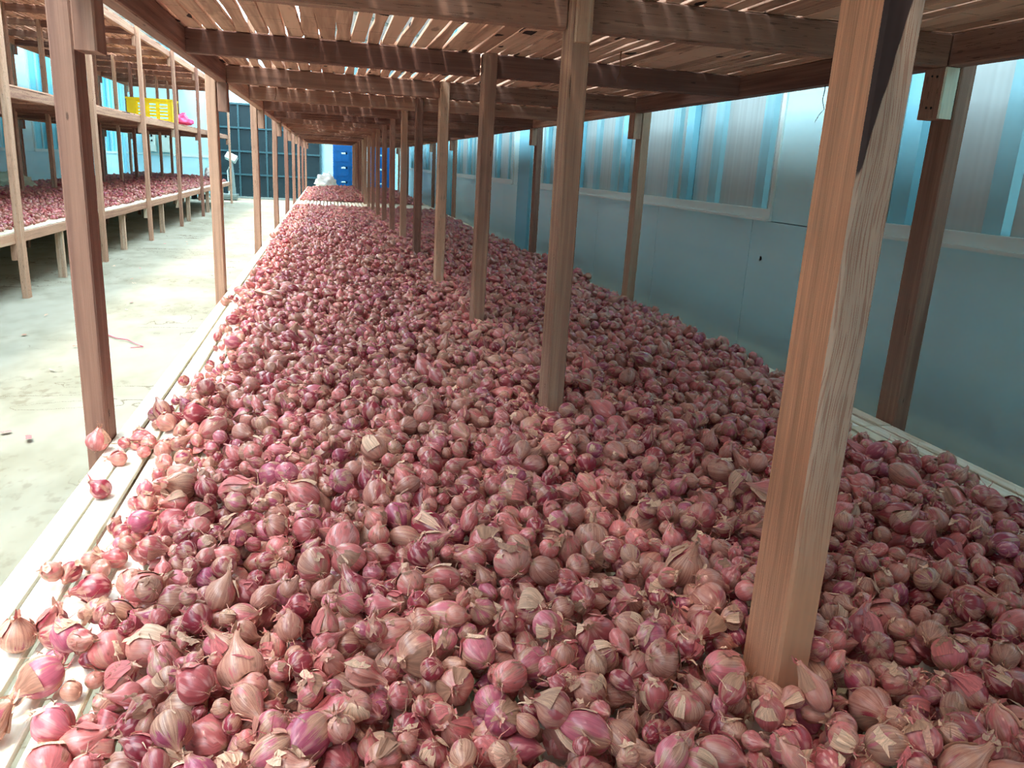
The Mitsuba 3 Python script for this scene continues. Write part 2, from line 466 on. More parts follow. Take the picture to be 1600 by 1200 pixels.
# gate in the far wall
GX0, GX1, GZ1 = -3.35, -0.25, 2.11
tag('door_1', 'dark green steel gate with square panels in the far wall', kind='structure')
nx, nz = 4, 4
for i in range(nx):
    for j in range(nz):
        x0, x1 = GX0 + (GX1 - GX0) * i / nx, GX0 + (GX1 - GX0) * (i + 1) / nx
        z0, z1 = FLOOR + .03 + (GZ1 - FLOOR - .03) * j / nz, FLOOR + .03 + (GZ1 - FLOOR - .03) * (j + 1) / nz
        put('panel', ply(box(x0 + .02, x1 - .02, Y_END - .05, Y_END, z0 + .02, z1 - .02), 'gate_paint'), 'door_1')
for i in range(nx + 1):
    x = GX0 + (GX1 - GX0) * i / nx
    put('stile', ply(box(x - .025, x + .025, Y_END - .09, Y_END, FLOOR, GZ1 + .02), 'gate_bar'), 'door_1')
for j in range(nz + 1):
    z = FLOOR + .03 + (GZ1 - FLOOR - .03) * j / nz
    put('crossbar', ply(box(GX0, GX1, Y_END - .10, Y_END - .05, z - .025, z + .025), 'grey_metal' if j == 0 else 'gate_bar'), 'door_1')
scene['trim_1'] = ply(box(XL_WALL, -3.4, Y_END - .03, Y_END, .55, .60), 'pale_frame')
tag('trim_1', 'pale ledge strip along the far wall', kind='structure')

# ------------------------------------------------------------------ the racks
SLAT_T, JH = 0.018, 0.085


def build_rack(name, label, xl, xr, ys, every, tiers, aisle, slat_pick, seed, xc, stop):
    """xl..xr the slats' edges; ys the joists; tiers the slat tops; posts stand outside the slats at every 'every'-th joist, a row of posts inside at xc."""
    rng = np.random.default_rng(seed)
    rk = thing(name, label, 'drying rack')
    ztop = stop
    info = {'post': {}}
    rows = (('outer', xl - .05, xl), ('outer', xr, xr + .05))
    for side, (_, a, b) in enumerate(rows):
        for i, y in enumerate(ys):
            if i % every:
                continue
            tone = rng.choice([0.28, 0.45, 0.55, 0.62, 0.7], p=[.2, .2, .25, .2, .15])
            tone = info.get('tones', {}).get((side, i), tone)
            lean = rng.normal(0, .004)
            m = beam(rng, ((a + b) / 2, y + .045, FLOOR - .01), ((a + b) / 2 + lean, y + .045, ztop), .05, .09, up=(0, 1, 0), tone=post_tone.get((name, side, i), tone))
            pk = put('post', uvply(m, 'wood'), rk)
            info['post'][(side, i)] = pk
            for z in tiers:
                bx0, bx1 = (b + .001, b + .051) if side == 0 else (a - .051, a - .001)
                zb = z - SLAT_T - JH
                m = beam(rng, ((bx0 + bx1) / 2, y + .045, zb - .14), ((bx0 + bx1) / 2, y + .045, zb - .001), .048, .088, up=(0, 1, 0), tone=.45 if (side, i) == (1, 8) and name == 'drying_rack' else rng.choice([.35, .6, .9], p=[.3, .5, .2]), st=2)
                bk = put('block', uvply(m, 'two_tone_wood' if (side, i) == (1, 8) and name == 'drying_rack' else 'wood'), pk)
                info[('block', side, i, z)] = bk
    # inner posts, one under every joist
    for i, y in enumerate(ys):
        tone = post_tone.get((name, 'c', i), rng.choice([0.3, 0.42, 0.55, 0.7, 0.78]))
        lean = 0.0 if (name, i) == ('drying_rack', STAINED) else rng.normal(0, .004)
        m = beam(rng, (xc + .025, y + .008, FLOOR - .01), (xc + .025 + lean, y + .008, tiers[-1] - SLAT_T - .001), .05, .086, up=(0, 1, 0), tone=tone)
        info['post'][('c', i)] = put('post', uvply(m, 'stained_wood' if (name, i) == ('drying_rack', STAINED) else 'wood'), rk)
    rest = []
    for t, z in enumerate(tiers):
        dk = f'{rk}__deck' + (f'_{t:03d}' if t else '')
        zb = z - SLAT_T - JH
        # long rails in lengths from post to post
        for a in (xl + .025, xr - .025):
            for i in range(0, len(ys) - every, every):
                m = beam(rng, (a, ys[i] + .002, zb + JH / 2), (a, ys[i + every] - .002, zb + JH / 2), .048, JH, tone=rng.choice([.2, .4, .6, .66] if name == 'drying_rack' else [.5, .6, .66, .72]), wob=.001)
                put('rail', uvply(m, 'wood'), dk)
        for i, y in enumerate(ys):
            zj = rng.normal(0, .003)
            for a, b in ((xl + .051, xc - .001), (xc + .051, xr - .051)):
                m = beam(rng, (a, y + .025, zb + JH / 2), (b, y + .025, zb + JH / 2), .048, JH, tone=joist_tone.get((name, t, i), rng.choice([.18, .28, .4, .52])), wob=.0008)
                put('joist', uvply(m, 'wood'), dk)
        pitch = 0.0575
        n = int((xr - xl) / pitch)
        pitch = (xr - xl) / n
        for bay in range(0, len(ys) - every, every):
            for c in range(n):
                w = pitch - ((-0.001 + 0.019 * rng.random() ** 1.15) if t else 0.012 + 0.002 * rng.random())
                if t == 0 and c in (0, 1, 2):
                    w = pitch - .011
                x = xl + (c + .5) * pitch
                y0, y1 = ys[bay] + .004, ys[bay + every] - .004
                if t and c % 2 and bay + every + every // 2 < len(ys):
                    y0 += (ys[1] - ys[0]) * (every // 2); y1 += (ys[1] - ys[0]) * (every // 2)
                tone = rng.random()
                m = slat(rng, x + (rng.normal(0, .002) if t else 0), w, y0, y1, z - SLAT_T, SLAT_T - .003, tone, ragged=.0045 if t else .0012, st=(11 if slat_pick(t, bay, c, n) else 4) if t else 3)
                if slat_pick(t, bay, c, n):
                    put('slat', uvply(m, 'rough_wood' if t else 'pale_wood'), dk)
                else:
                    rest.append((t, m))
    for t in range(len(tiers)):
        ms = [m for tt, m in rest if tt == t]
        if ms:
            k = f'{rk}__slats' + (f'_{t:03d}' if t else '')
            scene[k] = uvply(joinuv(ms), 'rough_wood' if t else 'pale_wood')
            tag(k, 'more slats of the same deck', kind='stuff')
    return rk, info


Y0 = 2.0394
NJ0 = -3
ys1 = [Y0 + 1.2 * k for k in range(-8, 17)]          # ys1[8] is the joist at the near left post
STAINED = 7
XL, XR, XC = -0.5526, 1.751, 0.5812
post_tone, joist_tone = {}, {}
nm = 'drying_rack'
post_tone.update({(nm, 0, 8): .3, (nm, 0, 10): .66, (nm, 0, 12): .62, (nm, 0, 14): .5, (nm, 1, 8): .42, (nm, 1, 10): .72, (nm, 1, 12): .3,
                  (nm, 'c', 8): .5, (nm, 'c', 9): .44, (nm, 'c', 10): .74, (nm, 'c', 11): .2, (nm, 'c', 12): .74, (nm, 'c', 13): .42})
joist_tone.update({(nm, 1, 8): .38, (nm, 1, 9): .12, (nm, 1, 10): .3, (nm, 1, 11): .45, (nm, 1, 12): .2})


def pick1(t, bay, c, n):
    if t == 1:
        return 8 <= bay <= 14
    return (bay in (16, 18)) or (6 <= bay <= 14 and (c < 4 or c >= n - 3))


rack, info = build_rack('drying_rack', 'long wooden slatted drying rack filling the foreground and running to the far end', XL, XR, ys1, 2,
                        (0.0, 1.169), 'left', pick1, 5, XC, 2.5)
tag(info['post'][('c', 7)], 'nearest post, orange on its side with a dark wedge-shaped stain on its front')
tag(info['post'][(0, 8)], 'dark reddish post at the aisle edge')

# a pale block nailed to the front of the second inner post, and nail heads in the near right block
m = beam(rng, (XC + .028, ys1[8] - .05, 1.03), (XC + .028, ys1[8] - .05, 1.15), .04, .026, up=(0, 1, 0), tone=.72, st=2)
bk = put('block', uvply(m, 'wood'), info['post'][('c', 8)])


def disc(c, nrm, r, h=.002, k=8):
    return tube([np.array(c), np.array(c) + np.array(nrm) * h], r, k)


zb = 1.169 - SLAT_T - JH
for dz, dy in ((.115, .03), (.118, .05), (.03, .032), (.032, .052)):
    put('nail', ply(disc((XR - .0515, ys1[8] + dy, zb - .14 + dz), (-1, 0, 0), .0035), 'black'), info['post'][(1, 8)])

ys2 = [4.84 + 1.25 * k for k in range(-6, 15)]
LX, RX = -4.90, -2.55


def pick2(t, bay, c, n):
    if t == 0:
        return c >= n - 3 and bay >= 6
    return bay in (6, 8, 10) if t == 2 else (bay in (8, 10) and c > n // 2)


for i, tn in zip(range(6, 21, 2), (.66, .7, .66, .6, .5, .3, .6, .75)):
    post_tone[('wooden_rack', 1, i)] = tn
rack2, info2 = build_rack('wooden_rack', 'three-tier wooden drying rack on the left, across the earth aisle', LX, RX, ys2, 2,
                          (0.0, 1.169, 2.30), 'right', pick2, 9, -3.75, 2.45)
for i in range(7, 21, 2):
    m = beam(rng, (RX - .055, ys2[i] + .03, FLOOR - .01), (RX - .055, ys2[i] + .03, -SLAT_T - JH - .001), .07, .05, up=(0, 1, 0), tone=.85)
    put('leg', uvply(m, 'wood'), rack2)

# ------------------------------------------------------------------ shallots
PROF = {}


def profile(ts, e, L, rn):
    """(r, z) at t for arrays e, L, rn (n,): body with elongation e, neck of length L and radius rn; body radius 1."""
    t = np.asarray(ts)[None, :]
    e, L, rn = (np.asarray(a)[:, None] for a in (e, L, rn))
    ph1 = 0.86
    ph = -np.pi / 2 + np.minimum(t / 0.68, 1) * (np.pi / 2 + ph1)
    s = np.clip((t - 0.68) / 0.30, 0, 1)
    r_b, z_b = np.cos(ph), np.sin(ph) * e
    r_n = rn + (np.cos(ph1) - rn) * (1 - s) ** 2.0
    z_n = np.sin(ph1) * e + s * L
    r = np.where(t <= 0.68, r_b, r_n)
    z = np.where(t <= 0.68, z_b, z_n)
    fl = (t > 0.975)
    r = np.where(fl, rn * 1.15, r)
    r = np.where(t >= 0.9999, 0.02, r)
    r = np.where(t <= 0.0001, 0.03, r)
    return r, z, s


def frames(ax):
    ax = ax / np.linalg.norm(ax, axis=1, keepdims=True)
    h = np.where(np.abs(ax[:, 2:]) < 0.9, [0, 0, 1.0], [1.0, 0, 0])
    a = np.cross(h, ax); a /= np.linalg.norm(a, axis=1, keepdims=True)
    return a, np.cross(ax, a), ax


TS = {3: [0, .08, .19, .32, .45, .57, .66, .74, .83, .92, .98, 1], 2: [0, .12, .28, .44, .60, .70, .84, .98, 1], 1: [0, .18, .38, .57, .74, 1], 0: [0, .24, .52, .74, 1], -1: [0, .3, .62, 1]}
NT = {3: 12, 2: 9, 1: 6, 0: 5, -1: 4}


def shallot_mesh(c, r, ax, par, ids, lod, ts=None, nt=None):
    """Many shallots as one mesh (vertices, triangles, uv)."""
    ts, nt = ts or TS[lod], nt or NT[lod]
    N, S = len(c), len(ts)
    e, L, rn, bend, a2, ph2 = par.T
    R, Z, s = profile(ts, e, L, rn)
    th = np.linspace(0, 2 * np.pi, nt + 1)
    wob = 1 + a2[:, None, None] * np.cos(2 * th[None, None] + ph2[:, None, None]) + 0.5 * a2[:, None, None] * np.cos(3 * th[None, None] + 2.3 * ph2[:, None, None])
    if lod >= 2:
        wob = wob + 0.10 * s[:, :, None] * np.cos(5 * th[None, None] + ph2[:, None, None])
    rr = R[:, :, None] * wob
    x = rr * np.cos(th) + (bend[:, None] * s ** 2)[:, :, None]
    y = rr * np.sin(th)
    z = np.broadcast_to(Z[:, :, None], x.shape) - (0.35 * np.abs(bend)[:, None] * s ** 2)[:, :, None]
    A, B, C = frames(ax)
    v = c[:, None, None] + r[:, None, None, None] * (x[..., None] * A[:, None, None] + y[..., None] * B[:, None, None] + z[..., None] * C[:, None, None])
    uv = np.stack(np.broadcast_arrays(ids[:, None, None] + th[None, None] / (2 * np.pi) * 0.98, np.asarray(ts)[None, :, None]), -1)
    i, j = np.meshgrid(np.arange(S - 1), np.arange(nt), indexing='ij')
    q = (i * (nt + 1) + j).ravel()
    w = nt + 1
    f = np.vstack([np.stack([q, q + 1, q + 1 + w], 1), np.stack([q, q + 1 + w, q + w], 1)])
    f = (f[None] + (np.arange(N) * S * w)[:, None, None]).reshape(-1, 3)
    return v.reshape(-1, 3), f, uv.reshape(-1, 2)


def params(rng, n):
    kind = rng.random(n)
    e = np.where(kind < .55, rng.uniform(.86, 1.02, n), rng.uniform(1.02, 1.35, n))
    L = np.where(kind < .3, rng.uniform(.25, .5, n), rng.uniform(.5, 1.35, n))
    rn = rng.uniform(.12, .27, n)
    bend = rng.normal(0, .28, n)
    return np.stack([e, L, rn, bend, rng.uniform(0, .09, n), rng.uniform(0, 6.28, n)], 1)


def axes(rng, n):
    ph = rng.uniform(0, 2 * np.pi, n)
    el = rng.normal(.22, .5, n)
    return np.stack([np.cos(ph) * np.cos(el), np.sin(ph) * np.cos(el), np.sin(el)], 1)


LB = np.array([(0.3, -.40), (.95, -.40), (1.16, -.43), (1.36, -.43), (1.55, -.46), (1.75, -.36), (1.95, -.45), (2.1, -.50), (2.4, -.46), (2.9, -.40), (3.28, -.44), (4.04, -.45), (5.9, -.46), (9, -.49), (30, -.49)])
RB = np.array([(0.3, 1.43), (1.29, 1.44), (1.5, 1.49), (1.82, 1.42), (2.4, 1.60), (3.7, 1.585), (5.2, 1.62), (30, 1.64)])


def mound1(x, y, y0=-9, y1=12.2):
    l, r = np.interp(y, *LB.T), np.interp(y, *RB.T)
    n = meshkit.fbm(np.stack([x * 2.2, y * 2.2, x * 0 + 3], -1), 3)
    ramp = np.clip((x - l - .10) / .55, 0, 1) * np.clip((r - x - .02) / .2, 0, 1) * np.clip((y - y0) / .3, 0, 1) * np.clip((y1 - y) / (3.6 if y1 < 13 else .6), 0, 1)
    far = np.clip((y - 3.6) / 1.2, 0, 1)
    return ramp ** .8 * (.004 + .03 * n + far * (.014 + .012 * n))


class Heap:
    """Shallots dropped one after another onto a base surface; each rests on what lies under it."""

    def __init__(self, base):
        self.base, self.cell, self.grid = base, 0.06, {}
        self.c, self.r = [], []

    def near(self, x, y):
        i, j = int(x // self.cell), int(y // self.cell)
        g = self.grid
        out = []
        for a in (i - 1, i, i + 1):
            for b in (j - 1, j, j + 1):
                out += g.get((a, b), ())
        return out

    def height(self, x, y, r, zb):
        z = zb + r
        for k in self.near(x, y):
            cx, cy, cz = self.c[k]
            d2 = (cx - x) ** 2 + (cy - y) ** 2
            s = (self.r[k] + r) * .93
            if d2 < s * s:
                zz = cz + math.sqrt(s * s - d2)
                if zz > z:
                    z = zz
        return z

    def add(self, x, y, z, r):
        self.grid.setdefault((int(x // self.cell), int(y // self.cell)), []).append(len(self.c))
        self.c.append((x, y, z)); self.r.append(r)


POSTBOX = []
for (a, i), k in info['post'].items():
    if a == 'c':
        POSTBOX.append((XC - .004, XC + .054, ys1[i] - .04, ys1[i] + .056))


def blocked(x, y, r):
    for a, b, c, d in POSTBOX:
        if a - r < x < b + r and c - r < y < d + r:
            return True
    return False


def radii(rng, n):
    return np.clip(rng.lognormal(math.log(.0160), .28, n), .0095, .030)


rng = np.random.default_rng(21)
heap = Heap(None)
# hand-placed loners at the left edge: (x, y, radius, axis, label)
LONERS = [
    (-.452, 1.135, .0255, (.1, .05, 1), 'round shallot standing neck up, alone on the pale slats at the left edge'),
    (-.478, 1.690, .0215, (-.75, .1, .65), 'shallot with a torn neck lying on the bare slats nearest the aisle edge'),
    (-.560, 1.985, .026, (.15, .2, 1), 'big shallot sitting on the outer slat at the foot of the dark reddish post'),
    (-.487, 1.880, .0185, (-.9, -.2, .1), 'pale pink round shallot lying on the slats in front of the dark reddish post'),
    (-.420, .935, .0265, (.6, .45, .4), 'large shallot on the bare slats at the bottom left corner'),
    (-.505, 4.02, .021, (.9, .3, .1), 'lone shallot lying on the outer slats just past the second post of the aisle edge'),
]
for x, y, r, ax, lab in LONERS:
    heap.add(x, y, r * .93, r)
NL = len(LONERS)


def scatter(rng, y0, y1, dens, layers, cand=4):
    for lay in range(layers):
        n = int(dens * (y1 - y0) * 2.15)
        X = rng.uniform(-.56, 1.70, n)
        Y = rng.uniform(y0, y1, n)
        l, r_ = np.interp(Y, *LB.T), np.interp(Y, *RB.T)
        l = l + .05 * (meshkit.noise(np.stack([Y * 9, Y * 0, Y * 0], -1)) - .5)
        keep = (X > l) & (X < r_)
        edge = np.clip((X - l) / .22, 0, 1)
        keep &= rng.random(n) < .45 + .55 * edge if lay == 0 else rng.random(n) < edge ** 1.5
        X, Y = X[keep], Y[keep]
        R = radii(rng, len(X))
        jit = rng.normal(0, .02, (cand, len(X), 2))
        jit[0] = 0
        P = np.stack([X, Y], 1)[None] + jit
        B = mound1(P[..., 0], P[..., 1]) + .009 * np.clip((P[..., 0] - np.interp(P[..., 1], *LB.T) - .1) / .05, 0, 1)
        for k in range(len(X)):
            best = None
            for q in range(cand):
                x, y = P[q, k]
                if blocked(x, y, R[k] * .9) or x < -.53:
                    continue
                z = heap.height(x, y, R[k], B[q, k])
                if best is None or z < best[2]:
                    best = (x, y, z)
            if best is None or best[2] > B[0, k] + .075:
                continue
            heap.add(*best, R[k])


scatter(rng, .55, 2.0, 760, 2, 5)
nA = len(heap.c)
scatter(rng, 2.0, 4.2, 760, 2, 4)
nB = len(heap.c)
scatter(rng, 4.2, 7.5, 800, 1, 3)
nC = len(heap.c)
C = np.array(heap.c); Rr = np.array(heap.r)
N = len(C)
ax = axes(rng, N)
par = params(rng, N)
for k, (x, y, r, a, lab) in enumerate(LONERS):
    ax[k] = a
    par[k, 0], par[k, 1] = .95, .7
# which are covered: another one above it
from scipy.spatial import cKDTree
tree = cKDTree(C[:, :2])
covered = np.zeros(N)
for k, nb in enumerate(tree.query_ball_point(C[:, :2], .022)):
    for j in nb:
        if C[j, 2] > C[k, 2] + .012:
            covered[k] += 1


def project(P):
    d = P - EYE
    w = d @ _f
    return 800 + FOC * (d @ CR) / w, 600 - FOC * (d @ CU) / w, w


px, py, w = project(C)
inframe = (px > -10) & (px < 1610) & (py > 20) & (py < 1215) & (w > .3)
size = Rr * (1 + .25 * par[:, 1]) * FOC / w * np.where(covered > 0, .35, 1) * inframe
order = np.argsort(-size)
hero = list(range(NL)) + [k for k in order if k >= NL][:300 - NL]
hero_set = set(hero)
ids = np.arange(N) + 10


def hero_surface(k, t, th, off=0.0):
    """points on shallot k's skin at (t, th) arrays, pushed out by off radii."""
    e, L, rn, bend, a2, ph2 = par[k]
    Rp, Z, s = profile(t, [e], [L], [rn])
    Rp, Z, s = Rp[0], Z[0], s[0]
    wob = 1 + a2 * np.cos(2 * th + ph2) + .5 * a2 * np.cos(3 * th + 2.3 * ph2)
    rr = Rp * wob + off
    x, y, z = rr * np.cos(th) + bend * s ** 2, rr * np.sin(th), Z - .35 * abs(bend) * s ** 2 + off * np.sin(np.clip((t / .68 - .6) * 1.6, -1, 1)) * .5
    A, B, Cx = frames(ax[k:k + 1])
    return C[k] + Rr[k] * (x[:, None] * A + y[:, None] * B + z[:, None] * Cx)


def sheet(P, nu, nv, uid, flip=False):
    """(nu*nv) points -> a two-sided sheet with uv."""
    i, j = np.meshgrid(np.arange(nu - 1), np.arange(nv - 1), indexing='ij')
    a = (i * nv + j).ravel()
    f = np.vstack([np.stack([a, a + nv, a + nv + 1], 1), np.stack([a, a + nv + 1, a + 1], 1)])
    U, V = np.meshgrid(np.linspace(0, .98, nu), np.linspace(0, 1, nv), indexing='ij')
    return P, f, np.stack([uid + U.ravel(), V.ravel()], 1)


def skin_flap(k, rng):
    nu, nv = 8, 7
    th0, dth = rng.uniform(0, 6.28), rng.uniform(.5, 1.5)
    t0, t1 = rng.uniform(.3, .6), rng.uniform(.76, .92)
    U, V = np.meshgrid(np.linspace(0, 1, nu), np.linspace(0, 1, nv), indexing='ij')
    rag = meshkit.noise(np.stack([U * 5 + k, V * 2, U * 0], -1))
    th = th0 + dth * (U + .12 * (meshkit.noise(np.stack([V * 4 + k, U * 3, U * 0 + 5], -1)) - .5))
    t = t0 + (t1 - t0) * np.clip(V * (.75 + .4 * rag), 0, 1)
    eu = np.abs(2 * U - 1) ** 3
    off = .02 + .14 * eu * rng.uniform(.1, 1) + .10 * rag * eu + .10 * (1 - V) ** 3 * rng.uniform(0, 1)
    return sheet(hero_surface(k, t.ravel(), th.ravel(), off.ravel()), nu, nv, 5000 + k)


def ribbon(rng, p, d, L, w, curl, uid, n=5):
    d = d / np.linalg.norm(d)
    s = np.cross(d, rng.normal(size=3)); s /= np.linalg.norm(s)
    up = np.cross(s, d)
    t = np.linspace(0, 1, n)
    mid = p + L * (t[:, None] * d + curl * t[:, None] ** 2 * up + .25 * curl * np.sin(t * 5)[:, None] * s)
    ww = w * (1 - .75 * t)
    P = np.stack([mid - ww[:, None] * s, mid + ww[:, None] * s], 1).reshape(-1, 3)
    return sheet(P, n, 2, uid)


def hero_neck(k, rng):
    ms = []
    e, L, rn, *_ = par[k]
    for q in range(4):
        th = np.array([rng.uniform(0, 6.28)])
        p = hero_surface(k, np.array([.95]), th)[0]
        p2 = hero_surface(k, np.array([.975]), th, .1)[0]
        ms.append(ribbon(rng, p, p2 - hero_surface(k, np.array([.86]), th)[0] + rng.normal(0, .002, 3), Rr[k] * rng.uniform(.3, .8), Rr[k] * rng.uniform(.08, .2), rng.uniform(-.5, .5), 9000 + 5 * k + q))
    return joinuv(ms)


def hero_roots(k, rng):
    ms = []
    Ax = ax[k] / np.linalg.norm(ax[k])
    e = par[k, 0]
    for q in range(9):
        p = C[k] - Ax * Rr[k] * e * .97 + rng.normal(0, .05, 3) * Rr[k]
        ms.append(ribbon(rng, p, -Ax + rng.normal(0, .8, 3), Rr[k] * rng.uniform(.2, .55), Rr[k] * .035, rng.uniform(-1.2, 1.2), 20000 + 9 * k + q, 4))
    return joinuv(ms)


TSH = [0, .04, .09, .15, .22, .29, .36, .43, .50, .57, .63, .68, .72, .76, .80, .84, .88, .92, .955, .98, 1]
HERO_LABEL = (('red-pink shallot at the thin left fringe of the heap, beside the bare slats', 'shallots at the left fringe of the heap'),
              ('red-pink shallot with papery skin in the middle of the foreground heap', 'shallots in the middle of the foreground heap'),
              ('dark red shallot in the shaded foreground, right of the nearest stained post', 'shallots right of the nearest post'))
for k in hero:
    r_ = np.random.default_rng(1000 + k)
    v, f, uv = shallot_mesh(C[k:k + 1], Rr[k:k + 1], ax[k:k + 1], par[k:k + 1], ids[k:k + 1], 3, TSH, 22)
    n = (meshkit.fbm((v - C[k]) / Rr[k] * 1.7 + k, 3) - .5)[:, None]
    dirn = (v - C[k]); dirn /= np.linalg.norm(dirn, axis=1, keepdims=True) + 1e-9
    # the seam's two columns get the same shift, as they are the same points
    v = v + dirn * n * Rr[k] * .16
    zone = 0 if C[k, 0] < -.18 else 2 if C[k, 0] > .66 else 1
    s = thing('shallot', LONERS[k][4] if k < NL else HERO_LABEL[zone][0], 'shallot', None if k < NL else HERO_LABEL[zone][1])
    scene[s + '__bulb'] = ply((v, f), 'shallot_skin', smooth=True, uv=uv)
    m = skin_flap(k, r_)
    scene[s + '__skin_flap'] = ply((m[0], m[1]), 'dry_skin', smooth=True, uv=m[2])
    if r_.random() < .55:
        m = skin_flap(k, r_)
        scene[s + '__skin_flap_001'] = ply((m[0], m[1]), 'dry_skin', smooth=True, uv=m[2])
    m = hero_neck(k, r_)
    scene[s + '__neck_tip'] = ply((m[0], m[1]), 'dry_skin', smooth=True, uv=m[2])
    m = hero_roots(k, r_)
    scene[s + '__roots'] = ply((m[0], m[1]), 'dry_skin', smooth=True, uv=m[2])

# the rest of the near heap, finer where it is near
parts = []
idx = np.arange(N)
notH = np.array([k not in hero_set for k in idx])
lod = np.where(C[:, 1] < 2.0, 3, np.where(C[:, 1] < 3.4, 2, 1))
lod = np.where(covered > 0, np.minimum(lod, np.where(C[:, 1] < 2.0, 1, 0)), lod)
for L_ in (3, 2, 1, 0):
    m = notH & (lod == L_)
    if m.any():
        parts.append(shallot_mesh(C[m], Rr[m], ax[m], par[m], ids[m], L_))

# far shallots: one layer upon a mound


def layer(rng, base, x0, x1, y0, y1, pitch, mask, lod_, scale=1.0, first_id=0):
    nx, ny = int((x1 - x0) / pitch), int((y1 - y0) / pitch)
    I, J = np.meshgrid(np.arange(nx), np.arange(ny), indexing='ij')
    X = x0 + (I + .5 * (J % 2) + rng.uniform(-.42, .42, I.shape)) * pitch
    Y = y0 + (J + rng.uniform(-.42, .42, I.shape)) * pitch
    X, Y = X.ravel(), Y.ravel()
    m = mask(X, Y)
    X, Y = X[m], Y[m]
    R = radii(rng, len(X)) * scale
    Z = base(X, Y) + R * rng.uniform(.5, 1.3, len(X))
    n = len(X)
    pr = params(rng, n)
    pr[:, 0] = .9 + .4 * (pr[:, 0] - .9)
    pr[:, 1] *= .5
    pr[:, 2] *= .7
    return shallot_mesh(np.stack([X, Y, Z], 1), R, axes(rng, n), pr, first_id + np.arange(n), lod_)


def mask1(y0, y1):
    def f(X, Y):
        l, r_ = np.interp(Y, *LB.T), np.interp(Y, *RB.T)
        ok = (X > l) & (X < r_)
        for a, b, c, d in POSTBOX:
            ok &= ~((X > a - .015) & (X < b + .015) & (Y > c - .015) & (Y < d + .015))
        return ok
    return f


def mound_surface(base, x0, x1, y0, y1, nx, ny):
    v, f = grid_mesh(x0, x1, y0, y1, nx, ny, lambda X, Y: base(X, Y) + .001)
    thick = base(v[:, 0], v[:, 1]) > .010
    f = f[thick[f].all(1)]
    return v, f, np.stack([np.full(len(v), 7.3), np.full(len(v), .4)], 1)


parts.append(layer(rng, lambda X, Y: mound1(X, Y) - .006, -.5, 1.68, .5, 4.3, .031, lambda X, Y: mask1(0, 0)(X - .10, Y) & mask1(0, 0)(X + .03, Y), -1, .95, first_id=20000))
parts.append(mound_surface(lambda X, Y: mound1(X, Y) - .004, -.45, 1.66, 4.3, 12.7, 60, 190))
parts.append(layer(rng, mound1, -.5, 1.68, 4.2, 7.5, .034, mask1(0, 0), 1, first_id=9000))
parts.append(layer(rng, mound1, -.5, 1.68, 7.45, 9.6, .036, mask1(0, 0), 0, 1.05, first_id=13000))
parts.append(layer(rng, mound1, -.5, 1.68, 9.55, 12.6, .038, mask1(0, 0), -1, 1.1, first_id=16000))
allm = joinuv(parts)
scene['shallot_heap'] = ply((allm[0], allm[1]), 'shallot_skin', smooth=True, uv=allm[2])
tag('shallot_heap', 'great heap of red shallots spread over the near deck, behind the foreground ones', 'shallots', kind='stuff')
n_tri = len(allm[1])


def mound_far(x, y):
    return mound1(x, y, 14.35, 20.3) * 1.6


b = [mound_surface(lambda X, Y: mound_far(X, Y) - .004, -.45, 1.66, 14.3, 20.3, 40, 100),
     layer(rng, mound_far, -.5, 1.68, 14.35, 20.3, .042, mask1(0, 0), -1, 1.25, first_id=500)]
m = joinuv(b)
scene['shallot_heap_001'] = ply((m[0], m[1]), 'shallot_skin', smooth=True, uv=m[2])
tag('shallot_heap_001', 'second heap of shallots beyond the bare strip of slats, towards the far end', 'shallots', kind='stuff')
n_tri += len(m[1])


def mound_left(x, y):
    n = meshkit.fbm(np.stack([x * 1.6, y * 1.6, x * 0 + 9], -1), 3)
    return np.clip((RX - .10 - x) / .5, 0, 1) * (.05 + .07 * n) * np.clip((x + 4.85) / .25, 0, 1)


def mask_left(X, Y):
    return (X < RX - .05 - .05 * meshkit.noise(np.stack([Y * 4, Y * 0, Y * 0], -1))) & (X > LX + .06)


b = [mound_surface(lambda X, Y: mound_left(X, Y) - .004, LX + .05, RX - .1, 5.0, 22.2, 40, 200),
     layer(rng, mound_left, LX + .03, RX, 5.0, 12.0, .040, mask_left, 0, 1.15, first_id=300),
     layer(rng, mound_left, LX + .03, RX, 12.0, 22.2, .050, mask_left, -1, 1.45, first_id=9300)]
m = joinuv(b)
scene['shallot_heap_002'] = ply((m[0], m[1]), 'shallot_skin', smooth=True, uv=m[2])
tag('shallot_heap_002', 'heap of shallots on the lowest deck of the left rack', 'shallots', kind='stuff')
n_tri += len(m[1])

print('heap triangles', n_tri, 'shallots near', N)

